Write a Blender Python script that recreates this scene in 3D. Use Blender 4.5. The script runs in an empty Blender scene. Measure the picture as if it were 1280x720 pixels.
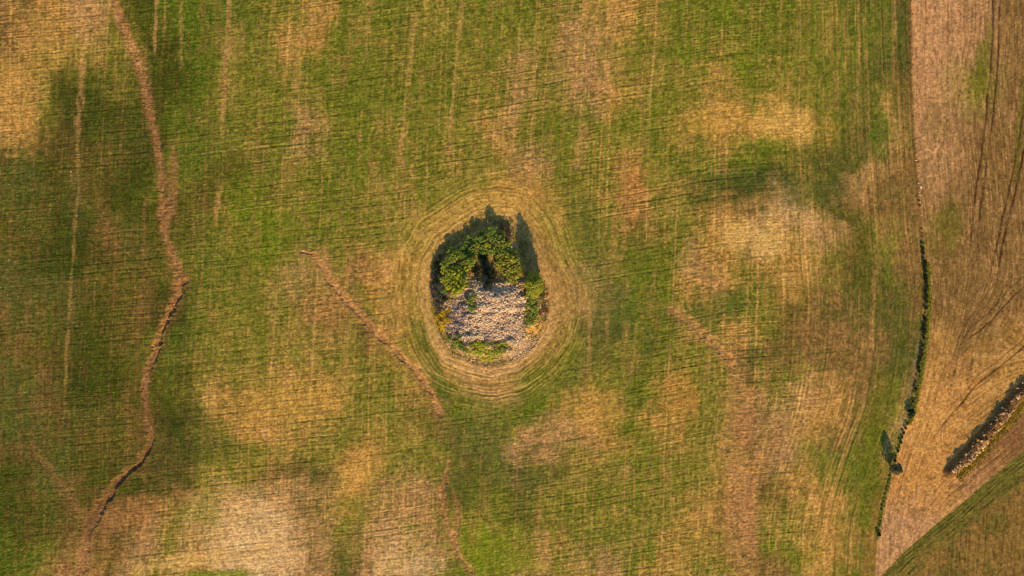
import bpy, bmesh, math, random
import numpy as np
from mathutils import Vector, Matrix

# ------------------------------------------------------------------ camera, sky, sun, exposure
S = 0.18                      # metres on the ground per photograph pixel (1280 wide)
CAM_H = 153.6
scene = bpy.context.scene
C = scene.collection
cam_d = bpy.data.cameras.new("camera"); cam = bpy.data.objects.new("camera", cam_d); C.objects.link(cam)
cam.location = (0, 0, CAM_H); cam.rotation_euler = (0, 0, 0)
cam_d.lens = 24; cam_d.sensor_width = 36; cam_d.clip_start = 0.5; cam_d.clip_end = 9000
scene.camera = cam

SUN_EL = math.radians(28)
AZ = Vector((0.2, -0.98))     # towards the sun, on the ground
world = bpy.data.worlds.new("World"); scene.world = world; world.use_nodes = True
nt = world.node_tree
bg = nt.nodes["Background"]; bg.inputs["Strength"].default_value = 0.15
sky = nt.nodes.new("ShaderNodeTexSky"); sky.sky_type = 'NISHITA'; sky.sun_disc = False
sky.sun_elevation = SUN_EL; sky.sun_rotation = math.pi - 0.2
sky.air_density = 1.0; sky.dust_density = 0.3; sky.ozone_density = 5.0
nt.links.new(sky.outputs[0], bg.inputs[0])
sun_d = bpy.data.lights.new("sun", 'SUN'); sun_d.energy = 4.1; sun_d.angle = math.radians(0.55)
sun_d.color = (1.0, 0.77, 0.45)
sun = bpy.data.objects.new("sun", sun_d); C.objects.link(sun)
az = AZ.normalized()
sdir = Vector((az.x * math.cos(SUN_EL), az.y * math.cos(SUN_EL), math.sin(SUN_EL)))
sun.rotation_euler = (-sdir).to_track_quat('-Z', 'Y').to_euler(); sun.location = sdir * 200
scene.view_settings.view_transform = 'Standard'; scene.view_settings.look = 'None'
scene.view_settings.exposure = 0.46; scene.view_settings.gamma = 1.0
scene.view_settings.use_curve_mapping = False
scene.cycles.max_bounces = 5; scene.cycles.pixel_filter_type = 'BLACKMAN_HARRIS'; scene.cycles.filter_width = 1.1

# ------------------------------------------------------------------ helpers
def world_xy(px, py): return (px - 640) * S, (360 - py) * S

def hash2(ix, iy, seed):
    ix = (ix.astype(np.int64) & 0xffffffff).astype(np.uint64); iy = (iy.astype(np.int64) & 0xffffffff).astype(np.uint64)
    h = (ix * np.uint64(374761393) + iy * np.uint64(668265263) + np.uint64(seed) * np.uint64(2246822519)) & np.uint64(0xffffffff)
    h = ((h ^ (h >> np.uint64(13))) * np.uint64(1274126177)) & np.uint64(0xffffffff)
    h = ((h ^ (h >> np.uint64(16))) * np.uint64(2654435761)) & np.uint64(0xffffffff)
    h = h ^ (h >> np.uint64(15))
    return h.astype(np.float64) / 4294967295.0

def vnoise(x, y, seed=0):     # 0..1
    x, y = np.broadcast_arrays(x, y)
    ix = np.floor(x); iy = np.floor(y); fx = x - ix; fy = y - iy
    fx = fx * fx * (3 - 2 * fx); fy = fy * fy * (3 - 2 * fy)
    a = hash2(ix, iy, seed); b = hash2(ix + 1, iy, seed); c = hash2(ix, iy + 1, seed); d = hash2(ix + 1, iy + 1, seed)
    return (a * (1 - fx) + b * fx) * (1 - fy) + (c * (1 - fx) + d * fx) * fy

def fbm(x, y, seed=0, octs=4, gain=0.5):     # about -1..1
    s = 0; a = 1; n = 0
    for o in range(octs):
        s = s + a * (vnoise(x * 2 ** o + 17.3 * o, y * 2 ** o - 9.1 * o, seed + o) * 2 - 1); n += a; a *= gain
    return s / n * 1.5

def sstep(a, b, x):
    t = np.clip((x - a) / (b - a), 0, 1); return t * t * (3 - 2 * t)

def lines(v, along, spacing, width, seed, power=1.0, seg=60., keep=0.3):
    t = v / spacing; k = np.floor(t); f = t - k
    z = np.zeros_like(k)
    c = 0.3 + 0.4 * hash2(k, z, seed)
    st = hash2(k, z + 5, seed) ** power
    m = sstep(keep, keep + .35, vnoise(along / seg, k * 3.7, seed + 3))
    return np.exp(-(((f - c) * spacing / width) ** 2)) * st * m

def seg_dist(x, y, pts):      # distance to a polyline, and the fraction along it, and signed side
    best = np.full(x.shape, 1e9); frac = np.zeros(x.shape); side = np.zeros(x.shape)
    pts = [np.array(p, float) for p in pts]
    L = [np.linalg.norm(pts[i + 1] - pts[i]) for i in range(len(pts) - 1)]; T = sum(L); acc = 0
    for i in range(len(pts) - 1):
        a, b = pts[i], pts[i + 1]; d = b - a; l2 = d @ d
        t = np.clip(((x - a[0]) * d[0] + (y - a[1]) * d[1]) / l2, 0, 1)
        dx = x - a[0] - t * d[0]; dy = y - a[1] - t * d[1]
        ds = np.hypot(dx, dy); m = ds < best
        best = np.where(m, ds, best); frac = np.where(m, (acc + t * L[i]) / T, frac)
        side = np.where(m, np.sign(dx * d[1] - dy * d[0]), side)
        acc += L[i]
    return best, frac, side

def inside(x, y, poly):
    r = np.zeros(x.shape, bool); n = len(poly)
    for i in range(n):
        x1, y1 = poly[i]; x2, y2 = poly[(i + 1) % n]
        if y1 == y2: continue
        r ^= ((y1 > y) != (y2 > y)) & (x < (x2 - x1) * (y - y1) / (y2 - y1) + x1)
    return r

def poly_sd(x, y, poly):      # negative inside
    d, _, _ = seg_dist(x, y, list(poly) + [poly[0]])
    return np.where(inside(x, y, poly), -d, d)

def near(x, y, pts, pad, fn, default):        # run fn only where the polyline's padded box reaches
    xs = [p[0] for p in pts]; ys = [p[1] for p in pts]
    m = (x > min(xs) - pad) & (x < max(xs) + pad) & (y > min(ys) - pad) & (y < max(ys) + pad)
    out = np.full(x.shape, default, float)
    if m.any(): out[m] = fn(x[m], y[m])
    return out

def lin(c): 
    c = np.array(c, float) / 255.
    return np.where(c <= 0.04045, c / 12.92, ((c + 0.055) / 1.055) ** 2.4)

# ------------------------------------------------------------------ the lie of the fields (photograph pixels)
# dominant cover of each 40 x 45 px cell of the sown field, as a row number of SHOWN; left columns darkened for edge falloff, cloud shade included
COVER = [
 [13, 6, 7, 3, 2, 0, 0, 1, 3, 6, 18, 3, 18, 3, 18, 18, 18, 3, 3, 6, 3, 18, 17, 18, 18, 3, 1, 1, 12, 12, 12, 12],
 [13, 6, 3, 3, 2, 2, 0, 3, 3, 3, 18, 18, 3, 18, 3, 18, 3, 3, 7, 3, 18, 17, 3, 17, 18, 1, 3, 1, 12, 12, 12, 12],
 [6, 3, 11, 2, 2, 2, 0, 3, 18, 3, 18, 18, 18, 18, 3, 3, 7, 3, 7, 6, 3, 3, 6, 18, 3, 3, 1, 12, 12, 12, 13, 13],
 [6, 4, 11, 12, 2, 0, 1, 3, 18, 7, 3, 18, 3, 18, 3, 6, 3, 18, 18, 3, 17, 3, 6, 6, 6, 5, 12, 3, 13, 13, 13, 13],
 [12, 2, 16, 4, 11, 1, 1, 4, 18, 3, 18, 18, 18, 3, 3, 3, 7, 18, 3, 3, 3, 18, 3, 17, 3, 12, 12, 7, 13, 13, 13, 13],
 [12, 2, 12, 4, 2, 2, 4, 4, 17, 18, 18, 18, 3, 3, 3, 6, 6, 3, 3, 9, 3, 3, 12, 11, 12, 3, 12, 13, 13, 13, 13, 13],
 [4, 11, 11, 16, 12, 4, 1, 3, 17, 18, 18, 3, 3, 6, 6, 6, 6, 18, 3, 8, 3, 3, 6, 7, 10, 7, 4, 3, 13, 13, 13, 13],
 [12, 11, 11, 4, 4, 4, 1, 1, 3, 7, 3, 8, 6, 6, 6, 6, 6, 7, 3, 18, 18, 7, 6, 3, 6, 3, 4, 12, 13, 13, 13, 13],
 [12, 12, 12, 2, 16, 11, 1, 3, 18, 3, 8, 3, 6, 18, 6, 6, 6, 7, 7, 17, 18, 6, 18, 3, 4, 13, 12, 12, 13, 13, 13, 13],
 [16, 4, 11, 2, 4, 0, 1, 3, 3, 3, 3, 13, 6, 18, 6, 6, 7, 3, 12, 12, 18, 3, 6, 3, 13, 13, 13, 12, 12, 13, 13, 13],
 [12, 16, 11, 2, 4, 2, 3, 3, 3, 6, 3, 3, 18, 6, 7, 7, 18, 18, 3, 3, 3, 3, 8, 12, 3, 13, 13, 1, 13, 13, 13, 13],
 [12, 16, 12, 4, 4, 2, 3, 6, 6, 3, 3, 3, 3, 13, 17, 18, 17, 3, 6, 17, 6, 3, 3, 8, 7, 6, 13, 1, 3, 13, 13, 13],
 [16, 12, 2, 4, 16, 11, 12, 3, 3, 3, 6, 6, 3, 18, 12, 18, 7, 7, 6, 18, 3, 3, 3, 8, 7, 3, 1, 0, 7, 13, 13, 13],
 [2, 12, 4, 2, 11, 13, 3, 3, 13, 12, 6, 6, 3, 7, 12, 18, 12, 3, 3, 18, 3, 3, 6, 8, 4, 6, 1, 0, 3, 13, 13, 13],
 [2, 4, 16, 16, 8, 3, 3, 10, 10, 7, 3, 3, 7, 7, 3, 3, 3, 3, 18, 3, 3, 6, 8, 8, 3, 6, 1, 0, 13, 13, 13, 13],
 [0, 0, 8, 16, 7, 3, 7, 19, 10, 7, 12, 7, 10, 17, 17, 17, 7, 3, 7, 17, 6, 3, 3, 13, 17, 6, 0, 3, 13, 13, 13, 13],
]
# the stubble field east of the boundary (cells centred on x = 1140, 1180, 1220, 1260, 1300)
STUB = [
 [14, 14, 14, 13, 13],
 [14, 14, 7, 13, 13],
 [14, 14, 3, 13, 13],
 [14, 7, 13, 13, 13],
 [7, 7, 13, 13, 13],
 [7, 13, 13, 13, 13],
 [5, 13, 13, 13, 13],
 [13, 13, 13, 13, 13],
 [13, 13, 13, 13, 13],
 [7, 6, 13, 6, 6],
 [15, 15, 15, 6, 6],
 [15, 15, 6, 13, 13],
 [15, 15, 6, 13, 13],
 [15, 15, 14, 8, 8],
 [14, 14, 14, 14, 8],
 [14, 14, 7, 13, 13],
]
SHOWN = [   # how the sunlit ground reads in the photograph (sRGB)
 (84, 100, 20),   # lush green
 (94, 102, 30),   # green
 (66, 72, 14),   # deep green, left edge falloff mixed in
 (122, 114, 40),   # green and straw
 (92, 82, 28),   # dull olive, edge falloff mixed in
 (112, 104, 30),   # olive weeds
 (176, 128, 66),   # ochre straw
 (166, 122, 82),   # tan soil
 (152, 104, 64),   # rust soil
 (172, 112, 62),   # red soil
 (204, 158, 112),   # pale soil
 (54, 64, 16),   # darkest green
 (82, 84, 34),   # dull green
 (124, 92, 52),   # brown
 (182, 132, 92),   # pinkish stubble
 (186, 130, 72),   # orange stubble
 (102, 78, 38),   # dark brown, left edge falloff mixed in
 (100, 114, 18),   # vivid green
 (102, 108, 28),   # bright green
 (208, 166, 126),   # whitish soil
]
LIGHT = np.array([.98, .97, 1.22])         # display value of a white flat ground, per channel (calibrated by render)
ALB = np.array([np.clip(lin(v) / LIGHT, 0.004, 0.62) for v in SHOWN])
def alb(r, g, b): return np.clip(lin((r, g, b)) / LIGHT, 0.003, 0.7)

BOUND = [(1137, -400), (1138, 0), (1139, 90), (1143, 170), (1149, 240), (1154, 300), (1159, 350), (1159, 385), (1155, 430), (1147, 475), (1139, 515), (1126, 550), (1114, 590), (1105, 630), (1097, 668), (1094, 720), (1080, 900), (1070, 1200)]
BX = np.array([p[0] for p in BOUND], float); BY = np.array([p[1] for p in BOUND], float)
_bs = np.arange(-500, 1300.); _bv = np.interp(_bs, BY, BX); _kern = np.hanning(41); _kern /= _kern.sum()
_bv = np.convolve(np.pad(_bv, 20, mode='edge'), _kern, 'valid')
def bound_x(y): return np.interp(y, _bs, _bv)
DIAG = [(1700, 250), (1400, 470), (1280, 564), (1250, 588), (1200, 630), (1170, 655), (1130, 690), (1105, 716), (1060, 760), (1000, 900)]
ISLAND = [(622, 270), (600, 273), (575, 289), (552, 305), (541, 328), (537, 355), (538, 380), (546, 405), (552, 425), (564, 443), (590, 455), (612, 460), (640, 452), (662, 436), (680, 412), (687, 385), (685, 362), (675, 340), (664, 305), (650, 285), (638, 272)]
MOUND = [(622, 284), (600, 286), (580, 298), (560, 315), (549, 335), (545, 360), (548, 385), (554, 410), (562, 428), (580, 442), (610, 450), (640, 444), (660, 428), (674, 405), (679, 380), (676, 358), (660, 345), (648, 318), (640, 290)]

G1 = [(138, -60), (143, 0), (152, 30), (165, 60), (176, 90), (183, 120), (190, 150), (196, 180), (200, 205), (203, 230), (203, 260), (205, 290), (214, 315), (224, 335), (226, 352), (221, 372), (211, 392), (202, 412), (196, 435), (188, 455), (183, 470), (182, 500), (185, 525), (190, 545), (185, 562), (174, 579), (159, 592), (145, 605), (131, 625), (118, 645), (110, 665), (105, 690), (100, 720), (92, 800)]
G1W = [5, 5, 5.5, 5, 5.5, 5, 4.5, 4, 4, 4.5, 4.5, 4.5, 5, 6, 7, 7, 6, 5, 5, 5, 5, 4.5, 4, 4, 4, 4.5, 5, 5.5, 6, 6, 6.5, 7, 7, 7]
GULLIES = [   # points, half width, redness/bareness, depth (m)
 (G1, None, 1.0, .55),
 ([(216, 183), (218, 205), (217, 230), (214, 262), (208, 290)], 5, .8, .06),
 ([(184, 215), (182, 250), (181, 290), (178, 350), (173, 420), (168, 520)], 2, .35, .04),
 ([(-60, 460), (2, 396), (14, 380)], 2.5, .6, .08),
 ([(38, 562), (58, 583), (78, 612), (98, 640), (109, 660)], 6, .38, .12),
 ([(355, 318), (372, 314), (392, 318), (404, 334), (414, 352), (430, 372), (450, 394), (475, 419), (500, 443), (520, 463), (534, 482), (545, 500), (550, 520)], 5, .85, .22),
 ([(404, 305), (408, 325), (413, 345)], 5, .5, .05),
 ([(566, 565), (558, 590), (553, 615), (556, 645), (564, 672), (576, 697), (590, 716), (610, 760)], 4.5, .7, .2),
 ([(566, 610), (573, 640), (570, 665), (567, 682)], 3.5, .65, .1),
 ([(826, 380), (852, 397), (875, 414), (898, 434), (914, 452), (922, 470)], 6.5, .62, .16),
 ([(914, 452), (922, 480), (920, 520), (914, 555), (924, 600), (930, 640), (928, 690), (932, 760)], 15, .5, .15),
]
STREAKS = [   # bare north-south wheelings: points, half width, strength
 ([(107, -40), (106, 0), (104, 80), (99, 150), (97, 180), (99, 240), (94, 290), (90, 340), (83, 440), (79, 540)], 2.2, .34),
 ([(105, 10), (103, 80), (98, 150), (96, 185)], 4.5, .5),
 ([(196, -40), (195, 0), (193, 76)], 2.2, .75), ([(206, -40), (205, 45)], 1.5, .4), ([(226, -40), (226, 90)], 2.5, .35),
 ([(287, -40), (286, 0), (283, 50), (279, 130), (275, 190)], 4.2, .6), ([(278, 225), (273, 260), (268, 290)], 4, .6),
 ([(302, 20), (300, 75)], 4, .3),
 ([(395, -40), (393, 0), (388, 30), (380, 45)], 5, .7), ([(373, 40), (372, 80), (371, 120)], 4.2, .6), ([(402, -20), (401, 35)], 3, .45),
 ([(395, 105), (400, 140), (408, 160)], 8, .3), ([(360, 45), (385, 45)], 6, .35),
 ([(464, -40), (462, 12)], 8, .6), ([(461, 12), (459, 50), (456, 75)], 2.6, .5), ([(452, 135), (450, 180)], 2, .5),
 ([(521, 8), (514, 55), (509, 110), (505, 150), (502, 180), (499, 215)], 3.6, .62), ([(504, 160), (502, 180)], 5, .4),
 ([(579, -40), (577, 0), (573, 50), (568, 95), (565, 140), (562, 190), (560, 220)], 2.6, .62), ([(569, 95), (567, 108)], 5, .4),
 ([(555, -20), (551, 90), (548, 175)], 1.1, .6), ([(561, -20), (558, 90), (554, 200)], 1.0, .4),
 ([(653, -20), (648, 60), (644, 130), (641, 200)], 1.4, .6), ([(672, -20), (669, 60), (664, 140)], 1.4, .5),
 ([(733, -20), (728, 40), (722, 100)], 4, .5), ([(770, -30), (765, 20), (762, 70)], 7, .45), ([(822, -20), (819, 40), (812, 120), (806, 200)], 1.6, .45),
 ([(766, 68), (758, 95), (745, 118), (732, 136)], 2.2, .6), ([(762, 96), (750, 118), (738, 134)], 1.3, .5),
 ([(660, 110), (700, 95), (735, 75)], 7, .2), ([(655, 70), (658, 82)], 8, .35), ([(690, 50), (705, 100)], 5, .3),
 ([(620, 160), (616, 176)], 7, .55), ([(548, 40), (556, 28)], 8, .35), ([(735, 150), (725, 180), (722, 215)], 8, .45), ([(782, 180), (778, 250)], 5, .45),
 ([(787, 262), (790, 272)], 11, .5), ([(740, 250), (790, 245), (840, 235)], 6, .45), ([(835, 255), (840, 270)], 7, .4), ([(772, 350), (768, 300)], 6, .25),
 ([(447, 340), (444, 430), (440, 540)], 1.1, .5), ([(396, 360), (390, 450), (386, 540)], 1.2, .45), ([(364, 370), (358, 470), (352, 560)], 1.3, .4), ([(506, 460), (500, 540)], 1.0, .45),
 ([(438, 390), (432, 440), (432, 500)], 5, .25), ([(488, 370), (486, 400)], 9, .4), ([(392, 440), (386, 460)], 9, .3), ([(510, 520), (520, 560)], 11, .4), 
 ([(470, 200), (478, 250)], 6, .25), ([(530, 250), (522, 270)], 10, .35), ([(478, 310), (480, 345)], 9, .4), ([(500, 195), (503, 210)], 6, .45),
 ([(786, 400), (780, 440), (776, 540)], 2.5, .35), ([(796, 400), (790, 470)], 2, .35), ([(738, 380), (736, 470)], 2.5, .4), ([(760, 370), (758, 440)], 2.5, .35),
 ([(677, 600), (674, 640), (672, 700)], 2.2, .4), ([(680, 660), (684, 720)], 9, .45), ([(720, 705), (735, 716)], 9, .5), ([(785, 580), (780, 600)], 8, .35),
 ([(845, 700), (835, 712)], 14, .4), ([(905, 570), (935, 620), (940, 700)], 10, .28), ([(1088, 175), (1084, 235)], 6, .45), ([(1096, 320), (1092, 400), (1088, 460)], 4, .35),
 ([(1118, -20), (1116, 90), (1110, 150)], 3.5, .35), ([(1060, -20), (1058, 60)], 2, .35), ([(1075, 20), (1072, 110), (1066, 180)], 2, .3), 
]
TRACKS = [    # wheel ruts in the stubble field: points, half width, darkness, depth
 ([(1241, -40), (1240, 60), (1236, 110), (1230, 160), (1224, 210), (1217, 260), (1213, 310), (1212, 340)], 1.2, .75, .07),
 ([(1249, -40), (1248, 60), (1245, 100), (1239, 160), (1232, 210), (1225, 260), (1221, 310), (1220, 330)], 1.1, .7, .07),
 ([(1290, 60), (1280, 130), (1272, 180), (1263, 225), (1255, 265), (1246, 305), (1239, 340), (1234, 362)], 1.2, .7, .07),
 ([(1298, 90), (1287, 150), (1279, 190), (1269, 235), (1261, 270), (1253, 305), (1246, 345), (1243, 365)], 1.3, .85, .08),
 ([(1243, 366), (1232, 384), (1222, 398), (1206, 420), (1198, 440), (1192, 465), (1184, 500)], 1.0, .4, .05),
 ([(1234, 362), (1222, 385), (1208, 402), (1197, 424), (1190, 450), (1180, 490)], 1.0, .35, .05),
 ([(1330, 310), (1290, 350), (1268, 368), (1253, 385), (1240, 400), (1226, 413), (1208, 424), (1200, 432)], 1.1, .7, .08),
 ([(1330, 296), (1285, 340), (1262, 360), (1248, 378), (1232, 394), (1214, 408), (1200, 424)], .9, .4, .05),
 ([(1340, 378), (1290, 425), (1270, 442), (1250, 458), (1232, 472), (1218, 483), (1204, 501), (1190, 516), (1176, 532), (1164, 555)], 1.1, .75, .09),
 ([(1340, 368), (1288, 417), (1262, 438), (1244, 453), (1222, 468), (1206, 490), (1190, 506), (1180, 520), (1168, 545)], .8, .35, .05),
 ([(1218, -20), (1213, 50), (1203, 100), (1194, 145), (1189, 190)], .9, .3, .03),
 ([(1227, 0), (1222, 60), (1207, 130), (1196, 180)], .8, .22, .03),
 ([(1184, -20), (1185, 100), (1184, 200), (1190, 300)], .8, .3, .03),
 ([(1196, 580), (1190, 600), (1180, 640)], .8, .2, .02), ([(1160, 600), (1150, 660)], .8, .2, .02),
 ([(1140, 560), (1168, 470), (1180, 430), (1183, 380)], .9, .3, .03), ([(1150, 565), (1174, 480), (1188, 430)], .9, .28, .03),
]
STONE_ROW = [(1186, 590), (1192, 583), (1205, 570), (1218, 556), (1232, 541), (1245, 526), (1258, 510), (1270, 495), (1282, 482), (1310, 448), (1340, 412)]

def pts_width(frac, pts, wid):
    L = [0]; 
    for i in range(len(pts) - 1): L.append(L[-1] + math.dist(pts[i], pts[i + 1]))
    return np.interp(frac, np.array(L) / L[-1], wid)

def fold(v, lo, hi):          # mirror coordinates that leave the surveyed area
    w = hi - lo; t = np.mod(v - lo, 2 * w); return lo + np.where(t > w, 2 * w - t, t)

def lookup(table, x, y, x0, cw, y0, ch):
    A = ALB[np.array(table)]
    h, w = A.shape[:2]
    gx = np.clip((x - x0) / cw, 0, w - 1.001); gy = np.clip((y - y0) / ch, 0, h - 1.001)
    ix = gx.astype(int); iy = gy.astype(int); fx = (gx - ix)[..., None]; fy = (gy - iy)[..., None]
    return (A[iy, ix] * (1 - fx) + A[iy, ix + 1] * fx) * (1 - fy) + (A[iy + 1, ix] * (1 - fx) + A[iy + 1, ix + 1] * fx) * fy

def mixc(c, col, m): return c * (1 - m[..., None]) + np.asarray(col) * m[..., None]

def survey(x, y, detail):
    """albedo, height and region of the ground at photograph coordinates x, y; detail fades fine rows on the coarse outskirts"""
    bx = bound_x(y)
    right = x > bx
    dg, _, dside = seg_dist(x, y, DIAG); low = (dside < 0) & (x > 1000) & right   # below the diagonal
    ydi = np.interp(x, [1000, 1060, 1105, 1130, 1170, 1200, 1250, 1280, 1400, 1700], [900, 760, 716, 690, 655, 630, 588, 564, 470, 250])
    low = (y > ydi) & right
    isd = poly_sd(x, y, ISLAND)
    # ---- base cover, looked up through a warp that stretches the patches along the two working directions
    wx = 32 * fbm(x / 60, y / 80, 11, 4) + 15 * fbm(x / 16, y / 36, 12, 4)
    wy = 32 * fbm(x / 70, y / 60, 21, 4) + 14 * fbm(x / 30, y / 12, 22, 4)
    fx_, fy_ = fold(x, 0, 1280), fold(y, 0, 720)
    left_c = lookup(COVER, np.minimum(fx_ + wx, np.where(right, 1300, 1290)), fy_ + wy, 20, 40, 22, 45)
    stub_c = lookup(STUB, x + .5 * wx, fy_ + .6 * wy, 1140, 40, 22, 45)
    col = np.where(right[..., None], stub_c, left_c)
    z = 0.35 * fbm(x / 330, y / 260, 5, 3)
    # ---- mottling of crop against soil
    m1 = fbm(x / 11, y / 26, 31, 4); m2 = fbm(x / 30, y / 9, 32, 4); m3 = fbm(x / 3.2, y / 3.6, 33, 2)
    mott = .55 * m1 + .5 * m2
    fld = (~right).astype(float)
    green = alb(92, 98, 26); soil = alb(182, 126, 78); dkgreen = alb(48, 56, 14)
    mott = mott * (.8 + .5 * vnoise(x / 70, y / 70, 34))
    m4 = fbm(x / 6, y / 42, 35, 3)
    lum = np.clip((col @ np.array([.45, .45, .1])) / .17, .32, 1.25)[..., None]     # soil and rows scaled to the brightness of the cover
    soil = soil * lum
    col = mixc(col, soil, np.clip(mott + .8 * m4, 0, 1) * .34 * fld)
    col = mixc(col, green * .85, np.clip(-mott - .8 * m4, 0, 1) * .40 * fld)
    # ---- two sets of drill rows
    ring_w = sstep(68, 30, isd) * (~right)
    rows = detail * (1 - ring_w)
    edge = sstep(840, 1090, x)
    bb = (bx - 1138)
    u = x + (1 - edge) * .047 * y - edge * bb + 3 * fbm(x / 160, y / 160, 41, 2) + .5 * fbm(x / 25, y / 18, 42, 2)
    v = y + .075 * x + .00006 * np.clip(x, 0, 900) ** 2 + 2.5 * fbm(x / 260, y / 200, 51, 2) + .8 * fbm(x / 30, y / 16, 52, 2)
    hz = (1 - .8 * sstep(930, 1090, x)) * fld
    vz = fld * (.75 + .6 * edge)
    vis = .45 + .55 * sstep(-.6, .5, fbm(x / 50, y / 50, 55, 3))
    lv1 = lines(u, y, 4.6, .75, 61, .8, 45, .15); lv2 = lines(u + 2.1, y, 12.0, .9, 62, .8, 110, .12); lv3 = lines(u, y, 7.3, .8, 63, 1, 30, .45)
    lh1 = lines(v, x, 5.2, .75, 71, .4, 60, .0); lh2 = lines(v + 3, x, 9.7, .85, 72, .3, 110, .0); lh3 = lines(v + 1.5, x, 6.4, .9, 73, 1, 35, .35)
    tanrow = alb(202, 150, 88) * lum
    col = mixc(col, tanrow, np.clip(.5 * lv1 + .75 * lv2 + .3 * lv3, 0, .7) * vz * rows * vis)
    col = mixc(col, tanrow, np.clip(.35 * lh3, 0, .5) * hz * rows * vis)
    col = mixc(col, dkgreen, np.clip(.24 * lh1 + .48 * lh2, 0, .6) * hz * rows * vis)
    sv = fbm(u / 1.7, y / 7, 65, 2); sh = fbm(x / 4.5, v / 1.7, 66, 2) * .8
    col = mixc(col, tanrow, np.clip(.5 * sv * (.7 + .5 * edge) + .42 * sh * hz, 0, .6) * .40 * rows * fld)
    col = mixc(col, dkgreen, np.clip(-.30 * sv - .6 * sh * hz, 0, .6) * .75 * rows * fld)
    z = z + (.035 * sh * hz + .012 * sv) * rows * fld
    dv = lines(u + 1, y, 9.1, 1.0, 64, 1.0, 60, .3)
    col = mixc(col, dkgreen, np.clip(.5 * dv, 0, .6) * vz * rows * edge)
    z = z - (.045 * lh1 + .055 * lh2) * hz * rows * vis + .03 * lv1 * vz * rows + .05 * lh3 * hz * rows
    # ---- turning rings round the stone mound
    rr = isd + 2.5 * fbm(x / 60, y / 60, 81, 2) + .5 * fbm(x / 12, y / 12, 82, 2)
    ang = np.arctan2(y - 365, x - 612) * 90
    lr = lines(rr, ang, 4.4, .85, 83, .8, 45, .1); lr2 = lines(rr + 2, ang, 5.6, 1.1, 84, .9, 60, .15)
    ringcol = np.where(((x < 615) | (y < 300))[..., None], alb(176, 138, 66), alb(158, 122, 66))
    ring_tan = sstep(50, 14, isd + 9 * fbm(x / 35, y / 35, 85, 3)) * (.35 + .45 * sstep(.75, -.2, np.abs(np.arctan2(y - 365, x - 612) - 1.7)*-1 + 1.2)) 
    lowgreen = sstep(28, 52, isd) * sstep(95, 55, isd) * sstep(420, 490, y) * sstep(520, 590, x) * sstep(760, 690, x)
    gl = near(x, y, [(550, 470), (528, 400)], 40, lambda a, b: sstep(17, 5, seg_dist(a, b, [(556, 488), (538, 450), (521, 405)])[0] + 4 * fbm(a / 8, b / 20, 86, 2)), 0)
    col = mixc(col, ringcol, ring_tan * .75 * (isd > 0) * fld)
    col = mixc(col, alb(82, 92, 30), np.maximum(lowgreen * .55, gl * .8))
    gr = sstep(45, 62, isd) * sstep(100, 72, isd) * sstep(690, 730, x)
    col = mixc(col, alb(96, 94, 44), gr * .45)
    col = mixc(col, alb(204, 160, 84), np.clip(.42 * lr, 0, .6) * ring_w * detail)
    col = mixc(col, alb(74, 72, 24), np.clip(.42 * lr2, 0, .6) * ring_w * detail)
    sr = fbm(rr / 1.9, ang / 16, 95, 2) * ring_w * detail * sstep(-2, 3, isd)
    col = mixc(col, alb(206, 164, 92), np.clip(sr, 0, 1) * .42); col = mixc(col, alb(70, 70, 26), np.clip(-sr, 0, 1) * .42)
    z = z + (.05 * lr - .075 * lr2) * ring_w * detail + .03 * sr
    bare = sstep(13, 2, np.abs(isd - 6) + 3 * fbm(x / 14, y / 14, 87, 3)) * (.35 + .65 * sstep(-60, 60, (y - 360) * .9 + (x - 612) * .3 + 30 * (fbm(x / 30, y / 30, 88) )))
    col = mixc(col, alb(196, 148, 98), bare * .75)
    rb = near(x, y, [(665, 280), (705, 400)], 60, lambda a, b: sstep(15, 5, seg_dist(a, b, [(655, 265), (678, 300), (697, 345), (703, 390), (693, 430), (660, 460)])[0] + 3 * fbm(a / 9, b / 14, 89, 2)), 0)
    col = mixc(col, alb(158, 118, 66), rb * .42)
    top = near(x, y, [(560, 240), (650, 240)], 60, lambda a, b: sstep(17, 6, seg_dist(a, b, [(530, 300), (560, 268), (600, 247), (640, 245), (662, 262)])[0] + 4 * fbm(a / 14, b / 9, 90, 2)), 0)
    col = mixc(col, alb(180, 136, 72), top * .55)
    # ---- stubble field rows, following the boundary and then swinging round to the diagonal
    drow = np.where(low, 0, 1) * right
    us = x - bx + 2 * fbm(x / 90, y / 90, 91, 2)
    swing = sstep(330, 520, y) * sstep(20, 80, x - bx)
    dd = dg + 1.5 * fbm(x / 60, y / 60, 92, 2)
    uu = us * (1 - swing) + dd * swing
    srf = lines(uu, y, 3.4, .6, 93, .8, 50, .2); srd = lines(uu + 1.3, y, 5.3, .75, 94, 1.1, 60, .3)
    col = mixc(col, alb(206, 152, 100), np.clip(.38 * srf, 0, .5) * drow * detail)
    col = mixc(col, alb(92, 62, 34), np.clip(.42 * srd, 0, .55) * drow * detail)
    ss = fbm(uu / 1.7, y / 13, 96, 2) * drow * detail
    col = mixc(col, alb(208, 156, 108), np.clip(ss, 0, 1) * .3); col = mixc(col, alb(84, 58, 32), np.clip(-ss, 0, 1) * .38)
    z = z + (.03 * srf - .045 * srd) * drow * detail + .02 * ss
    col = mixc(col, soil, np.clip(mott, 0, 1) * .16 * drow); col = mixc(col, alb(112, 82, 44), np.clip(-mott, 0, 1) * .32 * drow)
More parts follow.
